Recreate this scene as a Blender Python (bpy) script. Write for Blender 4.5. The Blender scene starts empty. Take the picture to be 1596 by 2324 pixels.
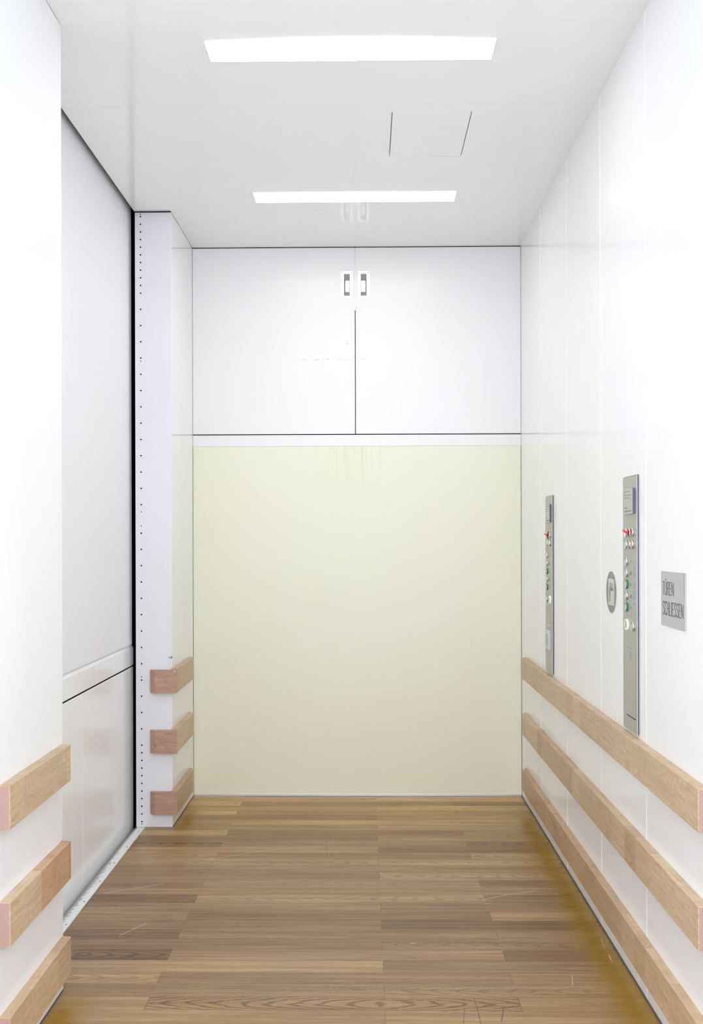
import bpy, bmesh, math, random
from mathutils import Vector

scene = bpy.context.scene
COL = scene.collection
random.seed(4)

# ------------------------------------------------------------------ camera
F_PX, YAW, ROLL, PY, CAM_H = 2302.0, 0.0137, 0.0025, 1228.5, 1.3921
cam = bpy.data.cameras.new('camera')
cam.sensor_fit = 'VERTICAL'
cam.sensor_height = 24.0
cam.lens = F_PX / 2324.0 * 24.0
cam.shift_y = (PY - 1162.0) / 2324.0
cam.clip_start = 0.02
cam_ob = bpy.data.objects.new('camera', cam)
COL.objects.link(cam_ob)
cam_ob.location = (0, 0, CAM_H)
cam_ob.rotation_mode = 'XYZ'
from mathutils import Matrix
cam_ob.matrix_world = (Matrix.Translation((0, 0, CAM_H)) @ Matrix.Rotation(YAW, 4, 'Z')
                       @ Matrix.Rotation(math.pi / 2, 4, 'X') @ Matrix.Rotation(-ROLL, 4, 'Z'))
scene.camera = cam_ob

# ------------------------------------------------------------------ light of the hall behind, exposure
world = bpy.data.worlds.new('hall_daylight')
scene.world = world
world.use_nodes = True
bg = world.node_tree.nodes['Background']
bg.inputs['Color'].default_value = (0.86, 0.91, 1.0, 1)
bg.inputs['Strength'].default_value = 3.45
LAMP_STRENGTH = 14.5
scene.view_settings.view_transform = 'Standard'
scene.view_settings.look = 'None'
scene.view_settings.exposure = 0.08
scene.view_settings.gamma = 1.0
scene.view_settings.use_curve_mapping = False
scene.cycles.max_bounces = 16
scene.cycles.diffuse_bounces = 12
scene.cycles.glossy_bounces = 8

# ------------------------------------------------------------------ dimensions of the car (metres)
XL, XR, YB, H = -0.944, 0.8504, 5.54, 3.0
YJ = 3.145          # far edge of the near left wall
YP = 4.935          # front of the rear pillar
XO = -1.122         # outer edge of car floor / ceiling in the side opening
XD = -1.15          # plane of the landing doors on the left
YF = 1.45           # front edge of the car

# ------------------------------------------------------------------ node helpers
def new_mat(name):
    m = bpy.data.materials.new(name)
    m.use_nodes = True
    return m, m.node_tree, m.node_tree.nodes['Principled BSDF']

def N(nt, typ, **kw):
    n = nt.nodes.new(typ)
    for k, v in kw.items():
        setattr(n, k, v)
    return n

def lk(nt, a, b):
    nt.links.new(a, b)

def mth(nt, op, a, b=None, c=None, clamp=False):
    n = N(nt, 'ShaderNodeMath', operation=op, use_clamp=clamp)
    for i, v in enumerate((a, b, c)):
        if v is None: continue
        if isinstance(v, (int, float)): n.inputs[i].default_value = v
        else: lk(nt, v, n.inputs[i])
    return n.outputs[0]

def mapr(nt, v, a, b, c=0.0, d=1.0, smooth=False):
    n = N(nt, 'ShaderNodeMapRange')
    if smooth: n.interpolation_type = 'SMOOTHSTEP'
    lk(nt, v, n.inputs[0])
    for i, x in enumerate((a, b, c, d)): n.inputs[i + 1].default_value = x
    return n.outputs[0]

def mixc(nt, fac, a, b, mode='MIX'):
    n = N(nt, 'ShaderNodeMix', data_type='RGBA', blend_type=mode)
    n.clamp_factor = True
    for idx, v in ((0, fac), (6, a), (7, b)):
        if isinstance(v, (int, float)): n.inputs[idx].default_value = v
        elif isinstance(v, (tuple, list)): n.inputs[idx].default_value = (*v[:3], 1)
        else: lk(nt, v, n.inputs[idx])
    return n.outputs[2]

def pos(nt, sx=1, sy=1, sz=1, add=None):
    g = N(nt, 'ShaderNodeNewGeometry')
    v = N(nt, 'ShaderNodeVectorMath', operation='MULTIPLY')
    lk(nt, g.outputs['Position'], v.inputs[0])
    v.inputs[1].default_value = (sx, sy, sz)
    return v.outputs[0]

def noise(nt, vec, scale=1.0, detail=3.0, rough=0.5, dist=0.0, dim='3D', w=None):
    n = N(nt, 'ShaderNodeTexNoise', noise_dimensions=dim)
    if vec is not None: lk(nt, vec, n.inputs['Vector'])
    if w is not None: lk(nt, w, n.inputs['W'])
    n.inputs['Scale'].default_value = scale
    n.inputs['Detail'].default_value = detail
    n.inputs['Roughness'].default_value = rough
    n.inputs['Distortion'].default_value = dist
    return n.outputs[0]

def sepxyz(nt, v):
    s = N(nt, 'ShaderNodeSeparateXYZ')
    lk(nt, v, s.inputs[0])
    return s.outputs

def combxyz(nt, x=0.0, y=0.0, z=0.0):
    c = N(nt, 'ShaderNodeCombineXYZ')
    for i, v in enumerate((x, y, z)):
        if isinstance(v, (int, float)): c.inputs[i].default_value = v
        else: lk(nt, v, c.inputs[i])
    return c.outputs[0]

def bump(nt, bsdf, h, strength=0.1, dist=0.001):
    b = N(nt, 'ShaderNodeBump')
    b.inputs['Strength'].default_value = strength
    b.inputs['Distance'].default_value = dist
    lk(nt, h, b.inputs['Height'])
    lk(nt, b.outputs[0], bsdf.inputs['Normal'])

# a group that returns a mask around the segment A-B (a scratch with a shape of its own)
SEG = bpy.data.node_groups.new('scratch_segment', 'ShaderNodeTree')
for nm, st in (('P', 'NodeSocketVector'), ('A', 'NodeSocketVector'), ('B', 'NodeSocketVector'), ('Width', 'NodeSocketFloat')):
    SEG.interface.new_socket(nm, in_out='INPUT', socket_type=st)
SEG.interface.new_socket('Mask', in_out='OUTPUT', socket_type='NodeSocketFloat')
gi = SEG.nodes.new('NodeGroupInput'); go = SEG.nodes.new('NodeGroupOutput')
def vm(op, a, b=None):
    n = SEG.nodes.new('ShaderNodeVectorMath'); n.operation = op
    SEG.links.new(a, n.inputs[0])
    if b is not None: SEG.links.new(b, n.inputs[1])
    return n
pa = vm('SUBTRACT', gi.outputs[0], gi.outputs[1]).outputs[0]
ba = vm('SUBTRACT', gi.outputs[2], gi.outputs[1]).outputs[0]
d1 = vm('DOT_PRODUCT', pa, ba).outputs['Value']; d2 = vm('DOT_PRODUCT', ba, ba).outputs['Value']
t_ = mth(SEG, 'DIVIDE', d1, d2, clamp=True)
sc = SEG.nodes.new('ShaderNodeVectorMath'); sc.operation = 'SCALE'
SEG.links.new(ba, sc.inputs[0]); SEG.links.new(t_, sc.inputs['Scale'])
ln = vm('LENGTH', vm('SUBTRACT', pa, sc.outputs[0]).outputs[0]).outputs['Value']
q = mth(SEG, 'DIVIDE', ln, gi.outputs[3])
SEG.links.new(mth(SEG, 'SUBTRACT', 1.25, q, clamp=True), go.inputs[0])

def scratches(nt, P, segs):
    """segs: ((x,y,z),(x,y,z),halfwidth)"""
    out = None
    for a, b, w in segs:
        g = N(nt, 'ShaderNodeGroup'); g.node_tree = SEG
        lk(nt, P, g.inputs[0])
        g.inputs[1].default_value = a; g.inputs[2].default_value = b; g.inputs[3].default_value = w
        out = g.outputs[0] if out is None else mth(nt, 'MAXIMUM', out, g.outputs[0])
    return out

def plain(name, col, rough=0.5, metal=0.0, spec=0.5, emit=None, es=0.0, coat=0.0):
    m, nt, b = new_mat(name)
    n = noise(nt, pos(nt), 9.0, 2.0)
    c = mixc(nt, n, tuple(x * 0.985 for x in col), tuple(min(1, x * 1.015) for x in col))
    lk(nt, c, b.inputs['Base Color'])
    b.inputs['Roughness'].default_value = rough
    b.inputs['Metallic'].default_value = metal
    b.inputs['Specular IOR Level'].default_value = spec
    b.inputs['Coat Weight'].default_value = coat
    if emit:
        b.inputs['Emission Color'].default_value = (*emit, 1)
        b.inputs['Emission Strength'].default_value = es
    return m

# ------------------------------------------------------------------ materials
def laminate(name, col, rough, segs=None, bumpy=0.0, smear=0.03):
    """gloss white laminate with faint smears and hairline scratches"""
    m, nt, b = new_mat(name)
    P = pos(nt)
    n = noise(nt, P, 2.2, 4.0, 0.6)
    c = mixc(nt, mapr(nt, n, 0.35, 0.7), col, tuple(x * (1 - smear) for x in col))
    if segs:
        s = scratches(nt, P, segs)
        s = mth(nt, 'MULTIPLY', s, mapr(nt, noise(nt, P, 60.0, 2.0), 0.35, 0.6, 0.25, 1.0))
        c = mixc(nt, mth(nt, 'MULTIPLY', s, 0.7), c, (0.95, 0.96, 1.0))
    lk(nt, c, b.inputs['Base Color'])
    r = mapr(nt, noise(nt, P, 3.5, 3.0), 0.3, 0.7, rough * 0.85, rough * 1.2)
    lk(nt, r, b.inputs['Roughness'])
    b.inputs['Specular IOR Level'].default_value = 0.5
    if bumpy: bump(nt, b, noise(nt, P, 1.3, 2.0), bumpy, 0.01)
    return m

def arc_pts(pts, w):
    return [(pts[i], pts[i + 1], w) for i in range(len(pts) - 1)]

xw = XR
M = {}
M['wall'] = laminate('gloss_white_laminate', (0.885, 0.895, 0.905), 0.12)
wall_segs = (arc_pts([(xw, 3.30, 2.94), (xw, 3.12, 2.89), (xw, 2.98, 2.80), (xw, 2.88, 2.70), (xw, 2.75, 2.55), (xw, 2.64, 2.38), (xw, 2.56, 2.25)], 0.0012)
             + arc_pts([(xw, 3.26, 2.91), (xw, 3.08, 2.85), (xw, 2.94, 2.73), (xw, 2.84, 2.62)], 0.0008)
             + arc_pts([(xw, 3.02, 2.17), (xw, 2.96, 2.23), (xw, 2.86, 2.24), (xw, 2.74, 2.29)], 0.0010)
             + arc_pts([(xw, 2.66, 2.62), (xw, 2.72, 2.45), (xw, 2.73, 2.20), (xw, 2.75, 2.05)], 0.0009)
             + arc_pts([(xw, 3.20, 0.42), (xw, 3.00, 0.335)], 0.0012) + arc_pts([(xw, 3.05, 0.34), (xw, 2.93, 0.275)], 0.0015)
             + arc_pts([(xw, 4.25, 0.90), (xw, 3.55, 0.83)], 0.0008) + arc_pts([(xw, 3.36, 0.30), (xw, 3.22, 0.235)], 0.0009))
M['wall_right'] = laminate('gloss_white_laminate_scratched', (0.885, 0.895, 0.905), 0.12, wall_segs)
M['ceiling'] = laminate('white_ceiling_panel', (0.905, 0.915, 0.915), 0.10, bumpy=0.02, smear=0.015)
M['seam'] = plain('grey_ceiling_joint', (0.55, 0.55, 0.54), 0.6)
M['pillar'] = laminate('satin_white_pillar', (0.81, 0.812, 0.845), 0.35)
M['joint'] = plain('white_joint_filler', (0.93, 0.93, 0.97), 0.35)
M['edge'] = plain('dark_gap_edge', (0.12, 0.10, 0.12), 0.7)
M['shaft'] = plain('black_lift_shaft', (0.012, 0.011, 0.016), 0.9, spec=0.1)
M['black'] = plain('black_steel_screw', (0.006, 0.006, 0.008), 0.6, spec=0.2)
M['rivet'] = plain('grey_rivet', (0.50, 0.51, 0.54), 0.4, 0.3)
M['alu'] = plain('brushed_aluminium_trim', (0.72, 0.73, 0.76), 0.35, 0.6)
M['steel_bright'] = plain('polished_steel_plate', (0.60, 0.61, 0.65), 0.22, 1.0)
M['steel_cup'] = plain('stainless_steel_cup', (0.52, 0.55, 0.54), 0.45, 0.8)
M['landing_leaf'] = laminate('pale_grey_door_leaf', (0.93, 0.95, 0.965), 0.16, [((XD, 4.28, 0.10), (XD, 4.23, 0.05), .0012), ((XD, 3.98, 0.21), (XD, 3.93, 0.16), .0012), ((XD, 3.98, 0.10), (XD, 3.90, 0.03), .0015), ((XD, 3.92, 0.10), (XD, 3.90, 0.05), .0012)])
M['brown_edge'] = plain('bare_brown_door_edge', (0.10, 0.075, 0.06), 0.7)

# plaster
m, nt, b = new_mat('white_textured_plaster')
P = pos(nt)
b.inputs['Base Color'].default_value = (0.83, 0.84, 0.88, 1)
lk(nt, mixc(nt, noise(nt, P, 3.0, 3.0), (0.86, 0.87, 0.91), (0.88, 0.89, 0.93)), b.inputs['Base Color'])
b.inputs['Roughness'].default_value = 0.75
bump(nt, b, noise(nt, P, 130.0, 4.0, 0.6), 0.35, 0.002)
M['plaster'] = m

# back door paint with scuffs, chips along the meeting edge
def door_paint(name, segs):
    m, nt, b = new_mat(name)
    P = pos(nt)
    x, y, z = sepxyz(nt, P)
    c = mixc(nt, mapr(nt, noise(nt, P, 1.7, 3.0), 0.3, 0.7), (0.885, 0.88, 0.895), (0.87, 0.86, 0.87))
    # chips near the meeting edge below the handles
    e = mth(nt, 'ABSOLUTE', mth(nt, 'ADD', x, 0.0525))
    near = mapr(nt, e, 0.0025, 0.011, 1.0, 0.0)
    low = mapr(nt, z, 2.72, 2.66, 0.0, 1.0)
    ch = mapr(nt, noise(nt, P, 75.0, 3.0, 0.7), 0.66, 0.70)
    mask = mth(nt, 'MULTIPLY', mth(nt, 'MULTIPLY', mth(nt, 'GREATER_THAN', near, 0.15), low), ch)
    c = mixc(nt, mask, c, (0.16, 0.13, 0.12))
    if segs:
        s = scratches(nt, P, segs)
        s = mth(nt, 'MULTIPLY', s, mapr(nt, noise(nt, P, 90.0, 2.0), 0.42, 0.55))
        c = mixc(nt, mth(nt, 'MULTIPLY', s, 0.75), c, (0.35, 0.34, 0.34))
    lk(nt, c, b.inputs['Base Color'])
    b.inputs['Roughness'].default_value = 0.27
    return m
D = YB
def dz(v): return CAM_H - (v - 1228.4) * YB / F_PX
def dx(u, v): return (u - 829.5) * YB / F_PX + (v - 1228) * ROLL * YB / F_PX * -1
def crop(x, y): u, v = 400 + x / 1.878, 500 + y / 1.878; return (dx(u, v), D, dz(v))
M['door_left_paint'] = door_paint('white_door_paint_scuffed', [(crop(520, 594), crop(565, 592), .0012), (crop(585, 594), crop(655, 590), .0016), (crop(600, 596), crop(640, 590), .001), (crop(688, 597), crop(706, 586), .0012), (crop(726, 526), crop(732, 525), .0035), (crop(405, 770), crop(418, 770), .0012), (crop(565, 769), crop(573, 769), .0012), (crop(333, 764), crop(345, 765), .0009), (crop(76, 182), crop(79, 163), .0013), (crop(705, 596), crop(760, 594), .0008), (crop(733, 398), crop(736, 400), .0015)])
M['door_right_paint'] = door_paint('white_door_paint', [(crop(787, 206), crop(791, 207), .002), (crop(800, 398), crop(801, 402), .0012), (crop(775, 592), crop(820, 591), .001), (crop(950, 846), crop(952, 846), .0015), (crop(903, 853), crop(905, 853), .0013), (crop(806, 418), crop(809, 418), .0015)])

# yellow door
m, nt, b = new_mat('pale_yellow_door_paint')
P = pos(nt)
x, y, z = sepxyz(nt, P)
c = mixc(nt, mapr(nt, noise(nt, P, 1.4, 3.0), 0.3, 0.7), (0.86, 0.855, 0.70), (0.84, 0.86, 0.685))
streak = mapr(nt, noise(nt, pos(nt, 55.0, 1.0, 1.1), 1.0, 3.0, 0.6), 0.50, 0.68)
sm = mth(nt, 'MULTIPLY', mth(nt, 'MULTIPLY', streak, mapr(nt, z, 1.55, 1.91, 0.0, 1.0)),
         mth(nt, 'MULTIPLY', mapr(nt, x, -0.28, -0.18), mapr(nt, x, 0.14, 0.04)))
c = mixc(nt, mth(nt, 'MULTIPLY', sm, 0.35), c, (0.62, 0.60, 0.42))
chip = scratches(nt, P, [((0.819, D, 0.790), (0.827, D, 0.782), .0035), ((0.823, D, 0.781), (0.829, D, 0.776), .003), ((0.820, D, 0.625), (0.823, D, 0.624), .002), ((0.815, D, 0.085), (0.817, D, 0.085), .002), ((0.816, D, 0.055), (0.818, D, 0.055), .002)])
c = mixc(nt, chip, c, (0.82, 0.78, 0.90))
mk = scratches(nt, P, [((-0.055, D, 1.888), (-0.050, D, 1.880), .0012), ((0.045, D, 1.79), (0.048, D, 1.787), .001), ((-0.44, D, 0.82), (-0.437, D, 0.82), .0015), ((0.13, D, 1.60), (0.14, D, 1.595), .001), ((-0.20, D, 0.70), (-0.17, D, 0.66), .0008)])
c = mixc(nt, mth(nt, 'MULTIPLY', mk, 0.6), c, (0.5, 0.48, 0.30))
lk(nt, c, b.inputs['Base Color'])
b.inputs['Roughness'].default_value = 0.38
M['yellow'] = m

# ---- oak parquet
m, nt, b = new_mat('worn_oak_parquet')
P = pos(nt)
x, y, z = sepxyz(nt, P)
ROW, LEN, SH = 0.0895, 1.125, 0.718
ry = mth(nt, 'DIVIDE', mth(nt, 'SUBTRACT', y, 3.008), ROW)
row = mth(nt, 'FLOOR', ry)
fy = mth(nt, 'SUBTRACT', ry, row)
par = mth(nt, 'FLOORED_MODULO', row, 2.0)
xs = mth(nt, 'DIVIDE', mth(nt, 'SUBTRACT', mth(nt, 'ADD', x, 0.663), mth(nt, 'MULTIPLY', par, SH)), LEN)
col_ = mth(nt, 'FLOOR', xs)
fx = mth(nt, 'SUBTRACT', xs, col_)
wn = N(nt, 'ShaderNodeTexWhiteNoise', noise_dimensions='2D')
lk(nt, combxyz(nt, row, col_, 0.0), wn.inputs['Vector'])
rv, rc = wn.outputs['Value'], wn.outputs['Color']
r1, r2, r3 = sepxyz(nt, rc)
# boards whose tone or figure can be told one by one
code = mth(nt, 'ADD', mth(nt, 'MULTIPLY', row, 10.0), col_)
def board(rw, cl): return mth(nt, 'COMPARE', code, rw * 10.0 + cl, 0.3)
for rw, cl, v_ in ((0, 0, .50), (0, -1, .88), (0, 1, .62), (-1, -1, .72), (-1, 0, .66), (1, -1, .42), (1, 0, .72), (2, -1, .97), (2, 0, .33), (3, -1, .93), (3, 0, .34),
                   (4, 0, .70), (4, 1, .10), (4, -1, .06), (5, -1, .30), (5, 0, .50), (8, 0, .12), (8, 1, .88), (7, -1, .35), (18, -1, .15), (18, 1, .15), (20, 0, .10), (24, -1, .98), (22, 0, .80)):
    k_ = board(rw, cl)
    rv = mth(nt, 'ADD', mth(nt, 'MULTIPLY', rv, mth(nt, 'SUBTRACT', 1.0, k_)), mth(nt, 'MULTIPLY', k_, v_))
figm = None
for rw, cl in ((0, 0), (4, -1), (18, -1), (18, 1)):
    k_ = board(rw, cl)
    figm = k_ if figm is None else mth(nt, 'MAXIMUM', figm, k_)
ramp = N(nt, 'ShaderNodeValToRGB')
lk(nt, rv, ramp.inputs[0])
els = ramp.color_ramp.elements
els[0].position = 0.0; els[0].color = (0.165, 0.100, 0.056, 1)
els[1].position = 1.0; els[1].color = (0.345, 0.245, 0.145, 1)
for p_, c_ in ((0.2, (0.215, 0.137, 0.082)), (0.55, (0.252, 0.168, 0.103)), (0.8, (0.285, 0.197, 0.122))):
    e_ = els.new(p_); e_.color = (*c_, 1)
base = ramp.outputs[0]
off = mth(nt, 'MULTIPLY', rv, 37.0)
gx = mth(nt, 'MULTIPLY', x, 1.6); gy = mth(nt, 'MULTIPLY', y, 48.0)
gv = combxyz(nt, gx, gy, off)
g1 = noise(nt, gv, 1.0, 5.0, 0.62, 0.25)
base = mixc(nt, mapr(nt, g1, 0.36, 0.68), mixc(nt, 1.0, base, (0.72, 0.67, 0.64), 'MULTIPLY'), mixc(nt, 1.0, base, (1.16, 1.17, 1.18), 'MULTIPLY'))
# fine pores
g2 = noise(nt, combxyz(nt, mth(nt, 'MULTIPLY', x, 14.0), mth(nt, 'MULTIPLY', y, 420.0), off), 1.0, 2.0, 0.5)
base = mixc(nt, mth(nt, 'MULTIPLY', mapr(nt, g2, 0.52, 0.70), 0.55), base, mixc(nt, 1.0, base, (0.55, 0.48, 0.44), 'MULTIPLY'))
# cathedral figure on some boards
lx = mth(nt, 'MULTIPLY', mth(nt, 'SUBTRACT', fx, r2), 1.05)
ly = mth(nt, 'MULTIPLY', mth(nt, 'SUBTRACT', fy, 0.5), 1.9)
wob = mth(nt, 'MULTIPLY', mth(nt, 'SUBTRACT', noise(nt, combxyz(nt, mth(nt, 'MULTIPLY', x, 5.0), mth(nt, 'MULTIPLY', y, 30.0), off), 1.0, 3.0, 0.55), 0.5), 11.0)
rad = mth(nt, 'ADD', mth(nt, 'ADD', mth(nt, 'MULTIPLY', mth(nt, 'ABSOLUTE', lx), 85.0), mth(nt, 'MULTIPLY', mth(nt, 'MULTIPLY', ly, ly), 15.0)), wob)
ring = mapr(nt, mth(nt, 'SINE', rad), 0.35, 0.95)
fig = mth(nt, 'MULTIPLY', ring, mth(nt, 'MAXIMUM', figm, mth(nt, 'MULTIPLY', mapr(nt, r1, 0.78, 0.86), 0.5)))
base = mixc(nt, mth(nt, 'MULTIPLY', fig, 0.85), base, mixc(nt, 1.0, base, (0.50, 0.40, 0.34), 'MULTIPLY'))
# medullary flecks
fl = noise(nt, combxyz(nt, mth(nt, 'MULTIPLY', x, 75.0), mth(nt, 'MULTIPLY', y, 190.0), off), 1.0, 2.0, 0.5, 0.6)
fl = mth(nt, 'MULTIPLY', mapr(nt, fl, 0.60, 0.70), mapr(nt, r3, 0.55, 0.7))
base = mixc(nt, mth(nt, 'MULTIPLY', fl, 0.30), base, (0.40, 0.31, 0.19))
base = mixc(nt, r2, mixc(nt, 1.0, base, (1.03, 0.97, 0.94), 'MULTIPLY'), mixc(nt, 1.0, base, (0.985, 1.0, 0.99), 'MULTIPLY'))
# wear: grey violet middle, yellow towards the back paints in the door's reflection
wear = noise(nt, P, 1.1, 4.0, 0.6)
wear_reflection = mth(nt, 'MULTIPLY', mth(nt, 'MULTIPLY', mapr(nt, y, 5.2, 4.2), mapr(nt, y, 2.9, 3.4, 0.75, 1.0)), mapr(nt, wear, 0.25, 0.75, 0.55, 1.0))
base = mixc(nt, mth(nt, 'MULTIPLY', mth(nt, 'SUBTRACT', 1.0, wear_reflection), 0.75), base, mixc(nt, 1.0, base, (1.80, 1.74, 0.92), 'MULTIPLY'))
grime = mapr(nt, noise(nt, combxyz(nt, mth(nt, 'MULTIPLY', x, 3.0), mth(nt, 'MULTIPLY', y, 26.0), 4.0), 1.0, 5.0, 0.7), 0.60, 0.74)
base = mixc(nt, mth(nt, 'MULTIPLY', grime, 0.22), base, (0.19, 0.13, 0.13))
# amber unworn varnish along the walls
wobx = mth(nt, 'MULTIPLY', mth(nt, 'SUBTRACT', noise(nt, combxyz(nt, 0.0, mth(nt, 'MULTIPLY', y, 3.5), 0.0), 1.0, 2.0), 0.5), 0.06)
ar = mth(nt, 'MULTIPLY', mapr(nt, mth(nt, 'ADD', x, wobx), 0.68, 0.80, smooth=True), mapr(nt, y, 5.35, 5.18))
alf = mth(nt, 'MULTIPLY', mapr(nt, mth(nt, 'SUBTRACT', wobx, x), 0.80, 0.90, smooth=True), mth(nt, 'MULTIPLY', mapr(nt, y, 5.34, 5.2), mapr(nt, y, 4.90, 5.0)))
aln = mth(nt, 'MULTIPLY', mapr(nt, mth(nt, 'SUBTRACT', wobx, x), 0.78, 0.89, smooth=True), mapr(nt, y, 3.16, 3.0))
amb = mth(nt, 'MAXIMUM', ar, mth(nt, 'MAXIMUM', alf, aln))
base = mixc(nt, mth(nt, 'MULTIPLY', amb, 0.88), base, mixc(nt, 0.78, mixc(nt, 1.0, base, (0.95, 0.68, 0.05), 'MULTIPLY'), (0.265, 0.155, 0.006)))
# board joints
e1 = mth(nt, 'MINIMUM', fy, mth(nt, 'SUBTRACT', 1.0, fy))
e2 = mth(nt, 'MULTIPLY', mth(nt, 'MINIMUM', fx, mth(nt, 'SUBTRACT', 1.0, fx)), LEN / ROW)
gap = mth(nt, 'MAXIMUM', mapr(nt, e1, 0.004, 0.012, 1.0, 0.0), mapr(nt, e2, 0.007, 0.016, 1.0, 0.0))
base = mixc(nt, mth(nt, 'MULTIPLY', gap, 0.55), base, mixc(nt, 1.0, base, (0.42, 0.36, 0.33), 'MULTIPLY'))
# individual scratches and stains measured on the floor
def S(a, b_, w): return ((a[0], a[1], 0.0), (b_[0], b_[1], 0.0), w)
light = [S((-0.695, 4.429), (-0.457, 4.57), .0022), S((-0.457, 4.57), (-0.30, 4.615), .0018), S((-0.30, 4.615), (-0.16, 4.631), .0014), S((-1.037, 4.008), (-0.827, 4.119), .0026),
         S((-0.874, 3.575), (-0.805, 3.689), .0020), S((-0.393, 4.355), (-0.151, 4.356), .0013), S((0.449, 3.938), (0.55, 3.997), .0024), S((0.55, 3.997), (0.67, 4.043), .0020),
         S((0.457, 3.9), (0.482, 3.9), .0025), S((0.821, 3.564), (0.813, 3.468), .0014), S((0.814, 3.422), (0.812, 3.364), .0022), S((0.153, 3.517), (0.168, 3.517), .0030), S((0.658, 3.257), (0.646, 3.185), .0012)]
dark = [S((-0.201, 4.897), (-0.171, 4.469), .0014), S((-0.196, 4.897), (-0.17, 4.769), .0012), S((-0.846, 4.358), (-0.703, 4.419), .0016), S((-0.705, 4.257), (-0.694, 4.257), .007),
        S((-0.517, 3.735), (-0.467, 3.735), .0016), S((-0.467, 3.735), (-0.473, 3.649), .0018), S((-0.35, 3.525), (-0.262, 3.534), .0022), S((-0.967, 3.868), (-0.954, 3.868), .0065),
        S((0.328, 3.091), (0.33, 2.929), .0022), S((0.411, 3.04), (0.392, 2.95), .0032), S((0.292, 3.025), (0.279, 2.927), .0018), S((0.684, 5.039), (0.798, 5.182), .0016),
        S((-0.794, 3.711), (-0.729, 3.711), .0030), S((0.075, 5.117), (0.097, 5.117), .004), S((0.78, 4.418), (0.765, 4.358), .0014), S((0.137, 3.398), (0.162, 3.391), .004), S((-0.158, 4.565), (-0.147, 4.097), .0008)]
stain = [S((0.702, 3.986), (0.764, 3.987), .0055), S((0.788, 4.002), (0.803, 4.002), .005), S((0.766, 3.867), (0.78, 3.867), .005)]
grit = mapr(nt, noise(nt, P, 55.0, 3.0, 0.6), 0.36, 0.50, 0.45, 1.0)
base = mixc(nt, mth(nt, 'MULTIPLY', mth(nt, 'MULTIPLY', scratches(nt, P, light), grit), 0.85), base, (0.56, 0.50, 0.46))
base = mixc(nt, mth(nt, 'MULTIPLY', mth(nt, 'MULTIPLY', scratches(nt, P, dark), grit), 0.80), base, (0.10, 0.07, 0.08))
base = mixc(nt, mth(nt, 'MULTIPLY', mth(nt, 'MULTIPLY', scratches(nt, P, stain), grit), 0.85), base, (0.12, 0.05, 0.01))
# violet scuffs
vs = scratches(nt, P, [S((0.076, 3.835), (0.147, 3.835), .012), S((0.086, 3.724), (0.134, 3.724), .014), S((-0.05, 3.80), (0.10, 3.76), .012), S((-0.80, 3.74), (-0.70, 3.72), .014), S((0.23, 3.0), (0.31, 2.985), .010)])
vs = mth(nt, 'MULTIPLY', vs, mapr(nt, noise(nt, combxyz(nt, mth(nt, 'MULTIPLY', x, 40.0), mth(nt, 'MULTIPLY', y, 240.0), 1.0), 1.0, 3.0), 0.5, 0.62))
base = mixc(nt, mth(nt, 'MULTIPLY', vs, 0.75), base, (0.13, 0.09, 0.13))
# tiny specks
sp = mapr(nt, noise(nt, combxyz(nt, mth(nt, 'MULTIPLY', x, 60.0), mth(nt, 'MULTIPLY', y, 110.0), 2.0), 1.0, 1.0), 0.79, 0.82)
base = mixc(nt, 1.0, base, (1.09, 1.08, 1.10), 'MULTIPLY')
base = mixc(nt, mth(nt, 'MULTIPLY', sp, 0.6), base, (0.12, 0.08, 0.07))
lk(nt, base, b.inputs['Base Color'])
rr = mapr(nt, noise(nt, combxyz(nt, mth(nt, 'MULTIPLY', x, 2.0), mth(nt, 'MULTIPLY', y, 20.0), 0.0), 1.0, 4.0), 0.3, 0.7, 0.30, 0.44)
lk(nt, mth(nt, 'ADD', rr, mth(nt, 'MULTIPLY', amb, -0.10)), b.inputs['Roughness'])
b.inputs['Specular IOR Level'].default_value = 0.42
bump(nt, b, mth(nt, 'SUBTRACT', g1, gap), 0.12, 0.0015)
M['floor'] = m

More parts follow.
